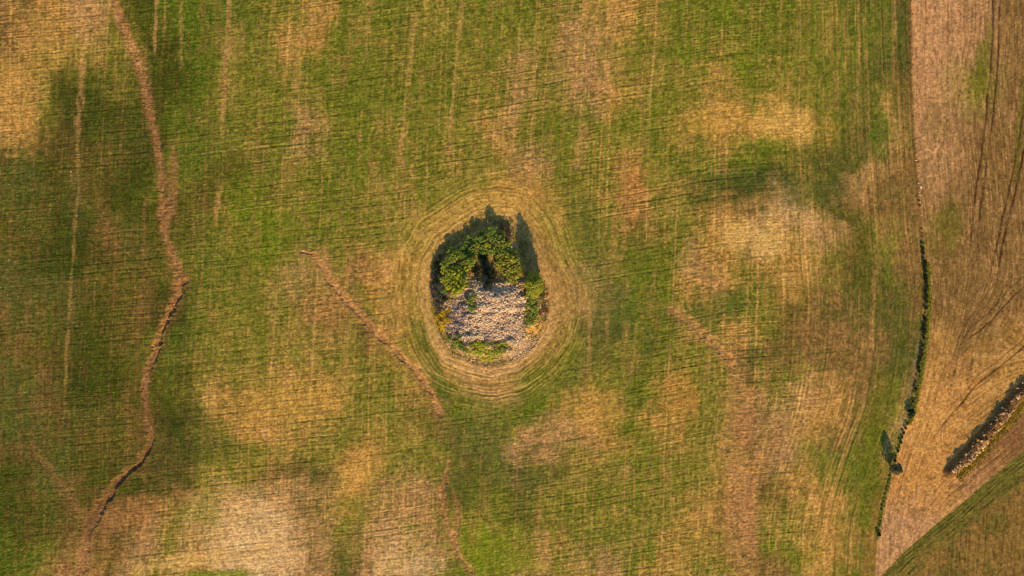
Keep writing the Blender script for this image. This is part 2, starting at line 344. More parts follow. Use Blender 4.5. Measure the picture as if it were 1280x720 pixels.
    def blob(cx, cy, rx, ry, a=0, seed=3, hard=.55):
        def f(X, Y):
            ca, sa = math.cos(math.radians(a)), math.sin(math.radians(a)); dx = X - cx; dy = Y - cy
            q = np.hypot((dx * ca + dy * sa) / rx, (-dx * sa + dy * ca) / ry) + .5 * fbm(X / 14, Y / 20, seed, 4) + .22 * fbm(X / 2.5, Y / 14, seed + 50, 2)
            return sstep(1.35, hard - .15, q)
        return near(x, y, [(cx, cy)], max(rx, ry) * 1.8, f, 0)
    col = mixc(col, alb(98, 96, 24), blob(1228, 75, 9, 44, 8, 101) * .75 * right)
    col = mixc(col, alb(96, 90, 26), blob(1275, 150, 5, 90, 4, 102) * .6)
    col = mixc(col, alb(104, 96, 30), blob(1180, 282, 18, 32, 0, 103) * .65 * right)
    col = mixc(col, alb(118, 98, 44), blob(1170, 145, 18, 24, 0, 104) * .4 * right)
    col = mixc(col, alb(78, 92, 22), blob(1101, 175, 13, 26, 0, 105) * .75 * fld)
    col = mixc(col, alb(66, 74, 38), blob(930, 222, 55, 17, -6, 106) * .45); col = mixc(col, alb(72, 78, 42), blob(1010, 240, 60, 18, 0, 107) * .3)  # two blue-green patches: blurred cloud shade painted into the ground colour
    col = mixc(col, alb(208, 158, 84), blob(985, 152, 46, 24, 10, 108) * .6); col = mixc(col, alb(190, 142, 66), blob(905, 150, 45, 22, 0, 108) * .4)
    col = mixc(col, alb(214, 168, 100), blob(945, 298, 42, 26, 15, 109) * .55)
    col = mixc(col, alb(78, 86, 36), blob(900, 380, 62, 24, -14, 110) * .6); col = mixc(col, alb(72, 80, 44), blob(775, 385, 55, 38, 40, 111) * .35)  # the second patch is cloud shade painted into the crop colour
    col = mixc(col, alb(84, 96, 22), blob(800, 320, 26, 30, 0, 112) * .6)
    col = mixc(col, alb(88, 96, 22), blob(790, 510, 18, 44, 18, 113) * .7); col = mixc(col, alb(196, 142, 74), blob(742, 510, 40, 28, 0, 114) * .5)
    col = mixc(col, alb(188, 128, 66), blob(850, 495, 26, 26, 0, 115) * .45); col = mixc(col, alb(188, 140, 66), blob(360, 505, 60, 24, -8, 116) * .5)
    col = mixc(col, alb(198, 148, 76), blob(445, 590, 34, 24, -20, 117) * .65); col = mixc(col, alb(214, 170, 122), blob(330, 685, 50, 52, -30, 118) * .5)
    col = mixc(col, alb(210, 166, 108), blob(270, 660, 42, 40, -50, 119) * .3); col = mixc(col, alb(196, 158, 116), blob(530, 708, 30, 12, -20, 120) * .35)
    col = mixc(col, alb(206, 158, 94), blob(240, 700, 80, 13, -6, 121) * .75); col = mixc(col, alb(112, 118, 24), blob(275, 718, 50, 6, -3, 122) * .8)
    col = mixc(col, alb(60, 66, 30), blob(235, 560, 55, 34, -25, 123) * .2); col = mixc(col, alb(196, 146, 76), blob(12, 110, 40, 42, 0, 124) * .4)
    col = mixc(col, alb(180, 134, 70), blob(65, 42, 30, 26, 0, 125) * .35); col = mixc(col, alb(62, 72, 14), blob(75, 105, 26, 30, 0, 126) * .3)
    col = mixc(col, alb(116, 124, 20), blob(610, 690, 48, 36, 0, 127) * .6); col = mixc(col, alb(118, 118, 22), blob(655, 700, 22, 26, 0, 128) * .5)
    col = mixc(col, alb(84, 84, 48), blob(610, 555, 60, 26, 8, 129) * .35); col = mixc(col, alb(80, 80, 46), blob(650, 595, 60, 18, 0, 130) * .3)
    col = mixc(col, alb(98, 98, 24), blob(1090, 560, 17, 100, 8, 131) * .6 * fld); col = mixc(col, alb(160, 108, 66), blob(160, 645, 48, 18, -10, 132) * .5)
    col = mixc(col, alb(206, 152, 84), blob(1155, 520, 30, 40, 20, 133) * .4 * right)
    # ---- the lower field past the diagonal
    lowf = low.astype(float)
    lc = mixc(np.broadcast_to(alb(134, 100, 52), col.shape), alb(98, 92, 36), sstep(36, 12, dg + 13 * fbm(x / 12, y / 12, 140, 4)) * .9)
    lc = mixc(lc, alb(92, 88, 30), sstep(-.1, .6, fbm(x / 14, y / 30, 141, 4)) * .6)
    col = mixc(col, lc, lowf)
    ld = lines(dd + 1, x, 4.2, .9, 142, .9, 9, .35) * sstep(34, 22, dg); lvv = lines(x + .05 * y, y, 5.2, .9, 143, .8, 40, .2) * sstep(16, 34, dg)
    col = mixc(col, alb(150, 118, 62), np.clip(.45 * lines(dd + 3, x, 4.2, .8, 144, .9, 12, .3) * sstep(34, 20, dg) + .3 * lines(x + .05 * y + 2, y, 5.2, .8, 145, .8, 40, .2), 0, .5) * lowf * detail)
    col = mixc(col, alb(46, 46, 18), np.clip(.7 * ld + .55 * lvv + .4 * fbm(np.where(dg < 28, dd, x) / 1.8, y / 7, 146, 2), 0, .7) * lowf * detail)
    z = z - (.09 * ld + .05 * lvv) * lowf * detail
    rdb = sstep(22, 8, np.abs(dg - 22)) * (~low) * right * sstep(1190, 1235, x)
    col = mixc(col, alb(128, 84, 56), rdb * .6)
    col = mixc(col, alb(150, 104, 56), sstep(-26, -6, x - bx + 9 * fbm(x / 9, y / 24, 147, 3)) * fld * sstep(560, 640, y) * .55)
    # ---- bare streaks
    gm = np.zeros(x.shape)
    for i, (p, w, s) in enumerate(STREAKS):
        def f(X, Y, p=p, w=w, s=s, i=i):
            d, fr, _ = seg_dist(X, Y, p)
            n = fbm(X / 5, Y / 14, 200 + i, 3)
            return s * sstep(-.02, .14, fr) * sstep(1.02, .84, fr) * sstep(w * 1.35, w * .3, d + w * .75 * n) * (.62 + .38 * sstep(-.7, .4, fbm(X / 3., Y / 9., 230 + i, 2)))
        gm = np.maximum(gm, near(x, y, p, w * 3 + 4, f, 0))
    scol = np.where((fbm(x / 40, y / 40, 150) > -.1)[..., None], alb(184, 134, 84), alb(176, 138, 74))
    scol = mixc(scol, alb(196, 124, 70), .6 * near(x, y, [(790, 262)], 80, lambda a, b: sstep(60, 25, np.hypot(a - 790, b - 262)), 0))
    col = mixc(col, scol, gm * (1 - rb) * sstep(-2, 6, isd))
    # ---- washed out gullies
    gully = np.zeros(x.shape)
    for i, (p, w, s, dep) in enumerate(GULLIES):
        def f(X, Y, p=p, w=w, i=i):
            d, fr, sd = seg_dist(X, Y, p)
            W = pts_width(fr, p, G1W) if w is None else w * (.7 + .3 * np.sin(np.pi * np.clip(fr, .05, .95)))
            d = d + W * (.6 * fbm(X / 9, Y / 9, 260 + i, 3) + .16 * fbm(X / 2.2, Y / 2.2, 280 + i, 2))
            return d / W + (1.3 * (sstep(.14, 0, fr) + (sstep(.86, 1, fr) if i != 5 else 0)) if i > 0 else 0)
        q = near(x, y, p, (w or 7) * 4 + 8, f, 9)
        m = sstep(1.75 if i != 10 else 2.0, .25 if i != 10 else .1, q + .25 * fbm(x / 4, y / 5, 310 + i, 2)) * s
        n = fbm(x / 2.3, y / 2.1, 300 + i, 2); 
        gc = mixc(np.broadcast_to(alb(172, 118, 76), col.shape), alb(206, 158, 112), sstep(.1, .9, n) * .4)
        gc = mixc(gc, alb(120, 84, 48), sstep(.1, .8, -n) * .4)
        if i == 0: gc = mixc(gc, alb(118, 84, 52), sstep(440, 560, y) * .55)
        if i == 0: dep = dep * (.35 + .75 * np.maximum(sstep(340, 372, y) * sstep(470, 440, y), sstep(535, 560, y) * sstep(665, 620, y)))
        gc = gc * np.clip(lum * 1.1, .78, 1.15)
        col = mixc(col, alb(156, 112, 64) * np.clip(lum, .5, 1.1), sstep(2.9, .8, q + .5 * fbm(x / 7, y / 9, 340 + i, 3)) * .3 * s)
        col = mixc(col, gc, m * .8); z = z - dep * sstep(1.15, .45, q)
        z = z + .02 * n * m
        gully = np.maximum(gully, (q < .95) * (1 if i in (0, 5) else 0) * (i + 1.))
        if i == 0: # broken turf along the steep eastern bank
            pass
    # ---- ruts
    for i, (p, w, s, dep) in enumerate(TRACKS):
        def f(X, Y, p=p, w=w, i=i):
            d, fr, _ = seg_dist(X + .8 * fbm(X / 30, Y / 30, 320 + i, 2), Y, p)
            return np.exp(-(d / (w * 1.15)) ** 2) * (.55 + .45 * sstep(-.5, .3, fbm(X / 14, Y / 14, 330 + i, 2))) * sstep(0, .1, fr) * sstep(1, .82, fr)
        q = near(x, y, p, 8, f, 0)
        col = mixc(col, alb(64, 38, 22), np.clip(q * s * 1.25, 0, 1)); z = z - dep * q * detail
    # ---- boundary balk, hedge bottom and the verge of the stone row
    db = x - bx
    balk = sstep(4.5, 1.5, np.abs(db + .5 + .8 * fbm(x / 9, y / 9, 160, 2)))
    up = sstep(300, 250, y)
    col = mixc(col, alb(168, 120, 78), balk * .55 * up); z = z + .22 * sstep(3.2, .4, np.abs(db)) * (.6 + .4 * fbm(x / 5, y / 5, 161, 2)) * sstep(700, 660, y)
    col = mixc(col, alb(70, 56, 26), sstep(2.2, .8, np.abs(db + 2.6)) * .5 * up)  # dark strip: shade beside the boundary stones, painted into the soil
    hv = sstep(290, 320, y) * sstep(535, 510, y)
    col = mixc(col, alb(112, 102, 30), sstep(5, 2, np.abs(db - 3.5 + 1.2 * fbm(x / 7, y / 11, 162, 2))) * hv * .6 * sstep(330, 420, y))
    col = mixc(col, alb(130, 112, 84), sstep(3.0, 1.2, np.abs(db + 7)) * .45 * sstep(400, 440, y) * sstep(560, 530, y))
    col = mixc(col, alb(108, 102, 34), sstep(4, 1.5, np.abs(db + 1)) * .6 * sstep(525, 560, y) * sstep(680, 665, y))
    dsr = near(x, y, STONE_ROW, 40, lambda a, b: seg_dist(a, b, STONE_ROW)[0], 99.)
    ssr = near(x, y, STONE_ROW, 40, lambda a, b: seg_dist(a, b, STONE_ROW)[2], 0.)
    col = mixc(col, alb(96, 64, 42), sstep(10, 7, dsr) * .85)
    verge = sstep(6.5, 3.5, np.abs(dsr * ssr * -1 * VS + -12.5 + 1.5 * fbm(x / 9, y / 9, 163, 2))) * (dsr < 30) * (y < 600 + .0 * x) * (x > 1196)
    col = mixc(col, alb(154, 124, 30), verge * .8)
    z = z + .95 * sstep(10, 1.5, dsr)
    col = mixc(col, alb(88, 66, 60), near(x, y, [(1200, 605)], 60, lambda a, b: sstep(1.2, .5, np.hypot((a - 1200) / 22, (b - 608) / 5)), 0) * .35)
    # ---- the stone mound itself
    msd = poly_sd(x, y, MOUND)
    inn = sstep(3, -3, isd)
    mc = np.broadcast_to(alb(170, 128, 84), col.shape)
    mc = mixc(mc, alb(92, 84, 34), sstep(0, .7, fbm(x / 9, y / 9, 170, 3)) * .5)
    mc = mixc(mc, alb(196, 150, 30), near(x, y, [(554, 398)], 40, lambda a, b: sstep(1.2, .6, np.hypot((a - 554) / 15, (b - 400) / 15) + .3 * fbm(a / 6, b / 6, 171, 2)), 0) * .9)
    mc = mixc(mc, alb(198, 142, 76), near(x, y, [(668, 415)], 40, lambda a, b: sstep(1.2, .6, np.hypot((a - 668) / 16, (b - 414) / 18) + .3 * fbm(a / 6, b / 6, 172, 2)), 0) * .9)
    rub = near(x, y, [(610, 395)], 90, lambda a, b: sstep(1.2, .8, np.hypot((a - 608) / 50, (b - 392) / 40) + .3 * fbm(a / 9, b / 9, 173, 3)), 0)
    mc = mixc(mc, alb(186, 152, 134), rub * .9)
    col = col * (1 - inn[..., None]) + mc * inn[..., None]
    z = z * (1 - inn * .7) + 1.15 * sstep(5, -9, msd) + .18 * fbm(x / 7, y / 7, 174, 3) * sstep(4, -4, msd)
    z = z + .42 * fbm(x / 13, y / 6, 175, 3) * sstep(2, -10, msd) * (y > 350)
    pk = np.hypot((x - 617) / 38, (y - 374) / 30)
    z = z + 1.9 * np.exp(-(pk * 1.25) ** 2) * sstep(4, -12, msd) * np.where(y < 366, sstep(338, 362, y), 1)
    # ---- fine grain of clods and leaves
    grain = m3 * detail
    col = col * (1 + .26 * grain)[..., None] * (1 + .20 * detail * fbm(x / 1.6, y / 1.6, 181, 1))[..., None]
    z = z + .028 * fbm(x / 2.0, y / 1.7, 182, 2) * detail
    spk = hash2(np.floor(x / 1.3), np.floor(y / 1.3), 183)
    col = mixc(col, alb(214, 176, 108), (spk > .992) * .2 * detail * (isd > 0))
    col = mixc(col, alb(40, 44, 14), (spk < .02) * .3 * detail * (isd > 0))
    region = np.zeros(x.shape, int)                       # 0 sown field
    region[right] = 1; region[low] = 2; region[(isd < 0)] = 3
    region[(gully == 1)] = 4; region[gully == 6] = 5
    return np.clip(col, .003, .75), z, region
VS = 1.0

# ------------------------------------------------------------------ build the ground sheet
def axis(lo, hi, step, far):
    core = np.arange(lo, hi + step / 2, step); out = []; s = step; p = hi
    while p < far:
        s *= 1.22; p += s; out.append(p)
    o2 = []; s = step; p = lo
    while p > -far:
        s *= 1.22; p -= s; o2.append(p)
    return np.concatenate([np.array(o2[::-1]), core, np.array(out)]), len(o2), len(core)
gx, nx0, nxc = axis(-121, 121, .175, 3500)
gy, ny0, nyc = axis(-71, 71, .135, 3500)
XX, YY = np.meshgrid(gx, gy)
PX = XX / S + 640; PY = 360 - YY / S
far = np.maximum(np.abs(XX) - 124, np.abs(YY) - 73)
det = sstep(14, 0, far)
ALBEDO, ZZ, REG = survey(PX, PY, det)
ZZ = ZZ + 1.5 * sstep(40, 900, far) * fbm(XX / 300, YY / 300, 400, 3)
H, W = XX.shape

def ground_z(x, y):
    i = np.clip(np.searchsorted(gx, x) - 1, 0, W - 2); j = np.clip(np.searchsorted(gy, y) - 1, 0, H - 2)
    a = (x - gx[i]) / (gx[i + 1] - gx[i]); b = (y - gy[j]) / (gy[j + 1] - gy[j])
    return (ZZ[j, i] * (1 - a) + ZZ[j, i + 1] * a) * (1 - b) + (ZZ[j + 1, i] * (1 - a) + ZZ[j + 1, i + 1] * a) * b
def gz(x, y): return float(ground_z(np.array(x), np.array(y)))

def new_mat(name): 
    m = bpy.data.materials.new(name); m.use_nodes = True
    b = m.node_tree.nodes["Principled BSDF"]; b.inputs["Roughness"].default_value = .9
    b.inputs["Specular IOR Level"].default_value = .15
    return m, m.node_tree, b

def ground_material():
    m, t, b = new_mat("field_soil_and_crop")
    at = t.nodes.new("ShaderNodeAttribute"); at.attribute_name = "cover"
    tc = t.nodes.new("ShaderNodeTexCoord")
    n = t.nodes.new("ShaderNodeTexNoise"); n.inputs["Scale"].default_value = 5.5; n.inputs["Detail"].default_value = 5
    t.links.new(tc.outputs["Object"], n.inputs["Vector"])
    mr = t.nodes.new("ShaderNodeMapRange"); mr.inputs[1].default_value = .3; mr.inputs[2].default_value = .7
    mr.inputs[3].default_value = .78; mr.inputs[4].default_value = 1.22
    t.links.new(n.outputs["Fac"], mr.inputs[0])
    vm = t.nodes.new("ShaderNodeVectorMath"); vm.operation = 'SCALE'
    t.links.new(at.outputs["Color"], vm.inputs[0]); t.links.new(mr.outputs[0], vm.inputs["Scale"])
    t.links.new(vm.outputs[0], b.inputs["Base Color"])
    bp = t.nodes.new("ShaderNodeBump"); bp.inputs["Strength"].default_value = .55; bp.inputs["Distance"].default_value = .06
    t.links.new(n.outputs["Fac"], bp.inputs["Height"]); t.links.new(bp.outputs[0], b.inputs["Normal"])
    b.inputs["Roughness"].default_value = .95; b.inputs["Specular IOR Level"].default_value = .05
    return m
GMAT = ground_material()

def tag(o, label=None, cat=None, group=None, kind=None):
    if label: o["label"] = label
    if cat: o["category"] = cat
    if group: o["group"] = group
    if kind: o["kind"] = kind
    return o

verts = np.stack([XX.ravel(), YY.ravel(), ZZ.ravel()], 1).astype(np.float32)
colv = np.concatenate([ALBEDO.reshape(-1, 3), np.ones((H * W, 1))], 1).astype(np.float32)
J, I = np.meshgrid(np.arange(H - 1), np.arange(W - 1), indexing='ij')
base = (J * W + I).ravel(); quads = np.stack([base, base + 1, base + W + 1, base + W], 1)
freg = REG[:-1, :-1].ravel()
def raw_mesh(name, v, f, mat, attr=None, smooth=True):
    me = bpy.data.meshes.new(name); k = f.shape[1]
    me.vertices.add(len(v)); me.vertices.foreach_set("co", np.ascontiguousarray(v, np.float32).ravel())
    me.loops.add(f.size); me.loops.foreach_set("vertex_index", np.ascontiguousarray(f, np.int32).ravel())
    me.polygons.add(len(f)); me.polygons.foreach_set("loop_start", (np.arange(len(f)) * k).astype(np.int32))
    me.polygons.foreach_set("loop_total", np.full(len(f), k, np.int32))
    me.update(calc_edges=True)
    me.polygons.foreach_set("use_smooth", np.full(len(f), smooth))
    if attr is not None:
        a = me.color_attributes.new("cover", 'FLOAT_COLOR', 'POINT'); a.data.foreach_set("color", np.ascontiguousarray(attr, np.float32).ravel())
    me.materials.append(mat); return me
for r, (nm, lb) in enumerate([
    ("sown_field", "wide green and ochre sown field crossed by drill rows"),
    ("stubble_field", "tan brown stubble field with wheel ruts right of the boundary"),
    ("ploughed_field", "dark rowed field in the lower right corner below the diagonal edge"),
    ("mound_ground", "bare earth and stone base of the round mound in the middle"),
    ("gully_ground", "long winding reddish washed out gully down the left side"),
    ("gully_ground", "short diagonal reddish gully left of the mound")]):
    q = quads[freg == r]
    if not len(q): continue
    used, inv = np.unique(q.ravel(), return_inverse=True)
    o = bpy.data.objects.new(nm, raw_mesh(nm, verts[used], inv.reshape(-1, 4), GMAT, colv[used])); C.objects.link(o)
    tag(o, lb, "ground", None, "structure")
del verts, colv, quads

# ------------------------------------------------------------------ materials for plants and stones
def leaf_material(name, c1, c2, c3):
    m, t, b = new_mat(name)
    geo = t.nodes.new("ShaderNodeNewGeometry"); ramp = t.nodes.new("ShaderNodeValToRGB")
    e = ramp.color_ramp.elements; e[0].color = (*c1, 1); e[1].color = (*c3, 1); x = e.new(.5); x.color = (*c2, 1)
    t.links.new(geo.outputs["Random Per Island"], ramp.inputs[0]); t.links.new(ramp.outputs[0], b.inputs["Base Color"])
    b.inputs["Roughness"].default_value = .6; b.inputs["Specular IOR Level"].default_value = .3
    tr = t.nodes.new("ShaderNodeBsdfTranslucent"); t.links.new(ramp.outputs[0], tr.inputs[0])
    mx = t.nodes.new("ShaderNodeMixShader"); mx.inputs[0].default_value = .22
    t.links.new(b.outputs[0], mx.inputs[1]); t.links.new(tr.outputs[0], mx.inputs[2])
    t.links.new(mx.outputs[0], t.nodes["Material Output"].inputs[0])
    return m
def A(r, g, b): return tuple(alb(r, g, b))
L_DARK = leaf_material("dark_green_leaves", A(66, 92, 28), A(98, 124, 36), A(184, 196, 90))
L_MID = leaf_material("green_leaves", A(84, 104, 26), A(138, 150, 44), A(222, 214, 110))
L_YEL = leaf_material("yellow_green_leaves", A(148, 152, 24), A(204, 194, 38), A(240, 222, 80))
L_YELT = leaf_material("mixed_yellow_green_leaves", A(96, 112, 26), A(158, 156, 36), A(214, 198, 74))
L_STRAW = leaf_material("straw_grass", A(120, 104, 36), A(158, 130, 46), A(196, 160, 76))
L_OLV = leaf_material("olive_leaves", A(110, 116, 34), A(160, 154, 48), A(220, 202, 90))
L_GOLD = leaf_material("golden_dry_leaves", A(190, 140, 24), A(226, 168, 40), A(238, 190, 80))
L_RED = leaf_material("red_brown_twigs", A(84, 56, 50), A(124, 88, 74), A(160, 122, 92))
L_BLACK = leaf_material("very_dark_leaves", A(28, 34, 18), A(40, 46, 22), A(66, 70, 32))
L_DUSK = leaf_material("shade_grey_leaves", A(58, 58, 54), A(84, 82, 72), A(120, 112, 98))  # grey tone puts the western foot's shade into the leaf colour
L_GREY = leaf_material("grey_bare_twigs", A(104, 94, 58), A(136, 120, 74), A(170, 148, 98))
def bark(name, c):
    m, t, b = new_mat(name)
    n = t.nodes.new("ShaderNodeTexNoise"); n.inputs["Scale"].default_value = 12
    r = t.nodes.new("ShaderNodeValToRGB"); r.color_ramp.elements[0].color = (c[0] * .6, c[1] * .6, c[2] * .6, 1); r.color_ramp.elements[1].color = (*c, 1)
    t.links.new(n.outputs["Fac"], r.inputs[0]); t.links.new(r.outputs[0], b.inputs["Base Color"]); return m
BARK = bark("bark", (.16, .12, .085))
def stone_material(name, cols):
    m, t, b = new_mat(name)
    oi = t.nodes.new("ShaderNodeObjectInfo"); geo = t.nodes.new("ShaderNodeNewGeometry"); tc = t.nodes.new("ShaderNodeTexCoord")
    ad = t.nodes.new("ShaderNodeMath"); ad.operation = 'ADD'; fr = t.nodes.new("ShaderNodeMath"); fr.operation = 'FRACT'
    t.links.new(oi.outputs["Random"], ad.inputs[0]); t.links.new(geo.outputs["Random Per Island"], ad.inputs[1]); t.links.new(ad.outputs[0], fr.inputs[0])
    r = t.nodes.new("ShaderNodeValToRGB"); e = r.color_ramp.elements
    e[0].color = (*cols[0], 1); e[1].color = (*cols[-1], 1)
    for i, c in enumerate(cols[1:-1]): x = e.new((i + 1) / (len(cols) - 1)); x.color = (*c, 1)
    n = t.nodes.new("ShaderNodeTexNoise"); n.inputs["Scale"].default_value = 4; n.inputs["Detail"].default_value = 6
    t.links.new(tc.outputs["Object"], n.inputs["Vector"])
    mr = t.nodes.new("ShaderNodeMapRange"); mr.inputs[1].default_value = .3; mr.inputs[2].default_value = .7; mr.inputs[3].default_value = .7; mr.inputs[4].default_value = 1.25
    t.links.new(n.outputs["Fac"], mr.inputs[0])
    vm = t.nodes.new("ShaderNodeVectorMath"); vm.operation = 'SCALE'
    t.links.new(fr.outputs[0], r.inputs[0]); t.links.new(r.outputs[0], vm.inputs[0]); t.links.new(mr.outputs[0], vm.inputs["Scale"]); t.links.new(vm.outputs[0], b.inputs["Base Color"])
    bp = t.nodes.new("ShaderNodeBump"); bp.inputs["Strength"].default_value = .4; bp.inputs["Distance"].default_value = .05
    t.links.new(n.outputs["Fac"], bp.inputs["Height"]); t.links.new(bp.outputs[0], b.inputs["Normal"]); return m
ST_PALE = stone_material("pale_limestone", [A(208, 158, 130), A(220, 184, 154), A(154, 114, 94), A(222, 196, 168), A(214, 170, 142)])
ST_GREY = stone_material("weathered_grey_stone", [A(110, 88, 88), A(168, 138, 128), A(84, 70, 70), A(196, 166, 150), A(130, 104, 96)])
ST_ROW = stone_material("sunlit_ochre_stone", [A(160, 110, 72), A(214, 164, 112), A(120, 80, 52), A(214, 170, 124), A(146, 100, 66)])

# ------------------------------------------------------------------ stones
def stone_mesh(name, seed, mat, flat=.6):
    rnd = random.Random(seed); bm = bmesh.new()
    for _ in range(15):
        v = Vector((rnd.gauss(0, 1), rnd.gauss(0, 1), rnd.gauss(0, 1))).normalized() * rnd.uniform(.8, 1.05)
        bm.verts.new((v.x * rnd.uniform(.9, 1.15), v.y * .82, v.z * flat))
    r = bmesh.ops.convex_hull(bm, input=bm.verts)
    bmesh.ops.delete(bm, geom=[v for v in bm.verts if not v.link_faces], context='VERTS')
    bmesh.ops.bevel(bm, geom=list(bm.edges), offset=.07, segments=1, affect='EDGES', profile=.5)
    bmesh.ops.triangulate(bm, faces=bm.faces)
    me = bpy.data.meshes.new(name); bm.to_mesh(me); bm.free(); me.materials.append(mat); return me
STONES = {k: [stone_mesh("stone", 10 * i + s, m, .55 + .08 * (s % 3)) for s in range(7)] for i, (k, m) in enumerate([("pale", ST_PALE), ("grey", ST_GREY), ("row", ST_ROW)])}
R = random.Random(7)
n_st = 0
def put_stone(px, py, size, kind, label, group, name="stone", dz=0.0):
    global n_st
    x, y = world_xy(px, py)
    o = bpy.data.objects.new(name, R.choice(STONES[kind])); C.objects.link(o); n_st += 1
    s = size / 2
    o.scale = (s * R.uniform(.85, 1.25), s * R.uniform(.8, 1.1), s * R.uniform(.8, 1.1))
    o.rotation_euler = (R.uniform(-.3, .3), R.uniform(-.3, .3), R.uniform(0, 6.28))
    o.location = (x, y, gz(x, y) + s * .22 + dz)
    tag(o, label, "stone", group); return o

def along(pts, t):
    L = [math.dist(pts[i], pts[i + 1]) for i in range(len(pts) - 1)]; T = sum(L) * t
    for i, l in enumerate(L):
        if T <= l or i == len(L) - 1:
            f = T / l; a, b = pts[i], pts[i + 1]
            return a[0] + (b[0] - a[0]) * f, a[1] + (b[1] - a[1]) * f, (-(b[1] - a[1]) / l, (b[0] - a[0]) / l)
        T -= l
# the stone row on the stubble field
SR_LIT = [(1188, 589), (1206, 573), (1226, 551), (1246, 527), (1263, 504), (1283, 480), (1311, 447)]
for k in range(125):
    t = (k + R.random()) / 125; x, y, n = along(SR_LIT, t)
    w = 8.2 * min(1, .35 + t * 4); off = R.uniform(-1, 1) * w
    put_stone(x + n[0] * off, y + n[1] * off, R.uniform(.45, 1.25) * (1.15 if abs(off) < 4 else .85), "row",
              "sunlit angular boulder heaped in the diagonal stone row on the stubble field", "boulders of the diagonal stone row", "boulder", R.uniform(0, .55) * (1 - abs(off) / w * .8))
# stones strewn along the field boundary
for k in range(46):
    y = 2 + 296 * (k + R.random() * .9) / 46; x = float(bound_x(y)) + R.uniform(-1.2, 1.8)
    big = 1.5 if 200 < y < 300 else 1
    put_stone(x, y, R.uniform(.22, .42) * big, "row", "small reddish stone lying along the bare field boundary", "stones along the field boundary")
for k in range(9):
    y = 596 + 68 * (k + R.random()) / 9
    put_stone(float(bound_x(y)) + R.uniform(-1.5, 1.5), y, R.uniform(.3, .5), "row", "pale stone among the weeds at the south end of the boundary", "stones at the boundary's south end")
for (px, py, s, l) in [(89, 215, .5, "lone white stone beside the bare wheeling near the left edge"), (31, 288, .45, "lone white stone in the dark green crop at far left"),
                       (788, 248, .5, "lone pale stone on the red bare patch right of the mound"), (852, 490, .55, "lone pale stone on the ochre patch in the lower right of the sown field"),
                       (1251, 489, .45, "lone dark stone on the stubble above the diagonal stone row"), (1151, 234, .7, "brightest and largest stone standing on the field boundary")]:
    put_stone(px, py, s, "pale" if px != 1251 else "grey", l, None)
# island blocks
RUB = [(594, 360), (606, 352), (622, 355), (640, 351), (653, 362), (657, 378), (652, 402), (656, 418), (644, 431), (630, 424), (612, 427), (596, 423), (583, 428), (572, 420), (578, 404), (586, 392), (598, 392), (600, 380), (585, 372)]
def rnd_in(poly):
    xs = [p[0] for p in poly]; ys = [p[1] for p in poly]
    while True:
        x, y = R.uniform(min(xs), max(xs)), R.uniform(min(ys), max(ys))
        if inside(np.array([x]), np.array([y]), poly)[0]: return x, y
LEFT_R = [(566, 376), (584, 366), (590, 392), (592, 424), (566, 426), (558, 412)]
SE_R = [(636, 428), (652, 420), (668, 426), (662, 440), (640, 450), (632, 442)]
S_R = [(588, 447), (625, 448), (630, 459), (612, 462), (592, 456)]
W_R = [(538, 340), (552, 335), (562, 362), (560, 385), (545, 388), (538, 365)]
for poly, n, kind, lo, hi, lb, gp in [
    (LEFT_R, 42, "grey", .4, .8, "weathered grey block on the west flank of the rubble mound", "grey blocks on the mound's west flank"),
    (W_R, 16, "grey", .4, .75, "shaded grey block at the western foot of the mound below the bushes", "blocks at the mound's western foot"),
    (SE_R, 16, "pale", .45, .85, "pale block in the tongue of stones at the mound's south-east foot", "pale blocks at the mound's south-east foot"),
    (S_R, 10, "pale", .3, .55, "small pale stone at the southern foot of the mound", "stones at the mound's southern foot")]:
    for _ in range(n):
        x, y = rnd_in(poly); put_stone(x, y, R.uniform(lo, hi), kind, lb, gp)
for _ in range(40):
    x, y = rnd_in(RUB); put_stone(x, y, R.uniform(.55, 1.15), "pale", "pinkish pale block lying on the open rubble slope of the mound", "pale blocks on the rubble slope")

def merged(name, meshes, places, mat):
    vs, fs, off = [], [], 0
    data = []
    for me in meshes:
        v = np.zeros(len(me.vertices) * 3, np.float32); me.vertices.foreach_get("co", v)
        f = np.array([p.vertices[:] for p in me.polygons]); data.append((v.reshape(-1, 3), f))
    for (x, y, z, s, rot, i) in places:
        v, f = data[i]; M = np.array(Matrix.Rotation(rot, 3, 'Z') @ Matrix.Rotation(rot * 3.1, 3, 'X'))
        vs.append((v * s) @ M.T + (x, y, z)); fs.append(f + off); off += len(v)
    return raw_mesh(name, np.concatenate(vs), np.concatenate(fs), mat, smooth=False)
small = []
def scree(poly, n, lo, hi, mi):
    for _ in range(n):
        px, py = rnd_in(poly); x, y = world_xy(px, py); s = R.uniform(lo, hi) / 2
        small.append((x, y, gz(x, y) + s * .3, s, R.uniform(0, 6.28), mi))
ROUGH = [(545, 415), (560, 440), (590, 455), (640, 450), (668, 430), (684, 400), (684, 368), (660, 362), (655, 420), (600, 430), (565, 425)]
for me in STONES["pale"][:3]: pass
scree(RUB, 2900, .16, .68, 0); scree([(586, 350), (600, 344), (640, 346), (656, 352), (650, 366), (600, 368)], 260, .16, .6, 2); scree([(640, 420), (668, 415), (676, 425), (660, 446), (636, 455), (620, 452)], 380, .15, .5, 1); scree(ROUGH, 350, .15, .45, 0); scree([(562, 372), (600, 350), (662, 352), (664, 432), (560, 432)], 900, .12, .4, 0); scree(SE_R, 260, .15, .4, 1); scree(S_R, 160, .12, .3, 2); scree(ROUGH, 450, .1, .32, 0)
o = bpy.data.objects.new("rubble", merged("rubble", STONES["pale"][:3], small, ST_PALE)); C.objects.link(o)
tag(o, "loose pinkish rubble covering the open south slope of the mound", "rubble", None, "stuff")
small = []
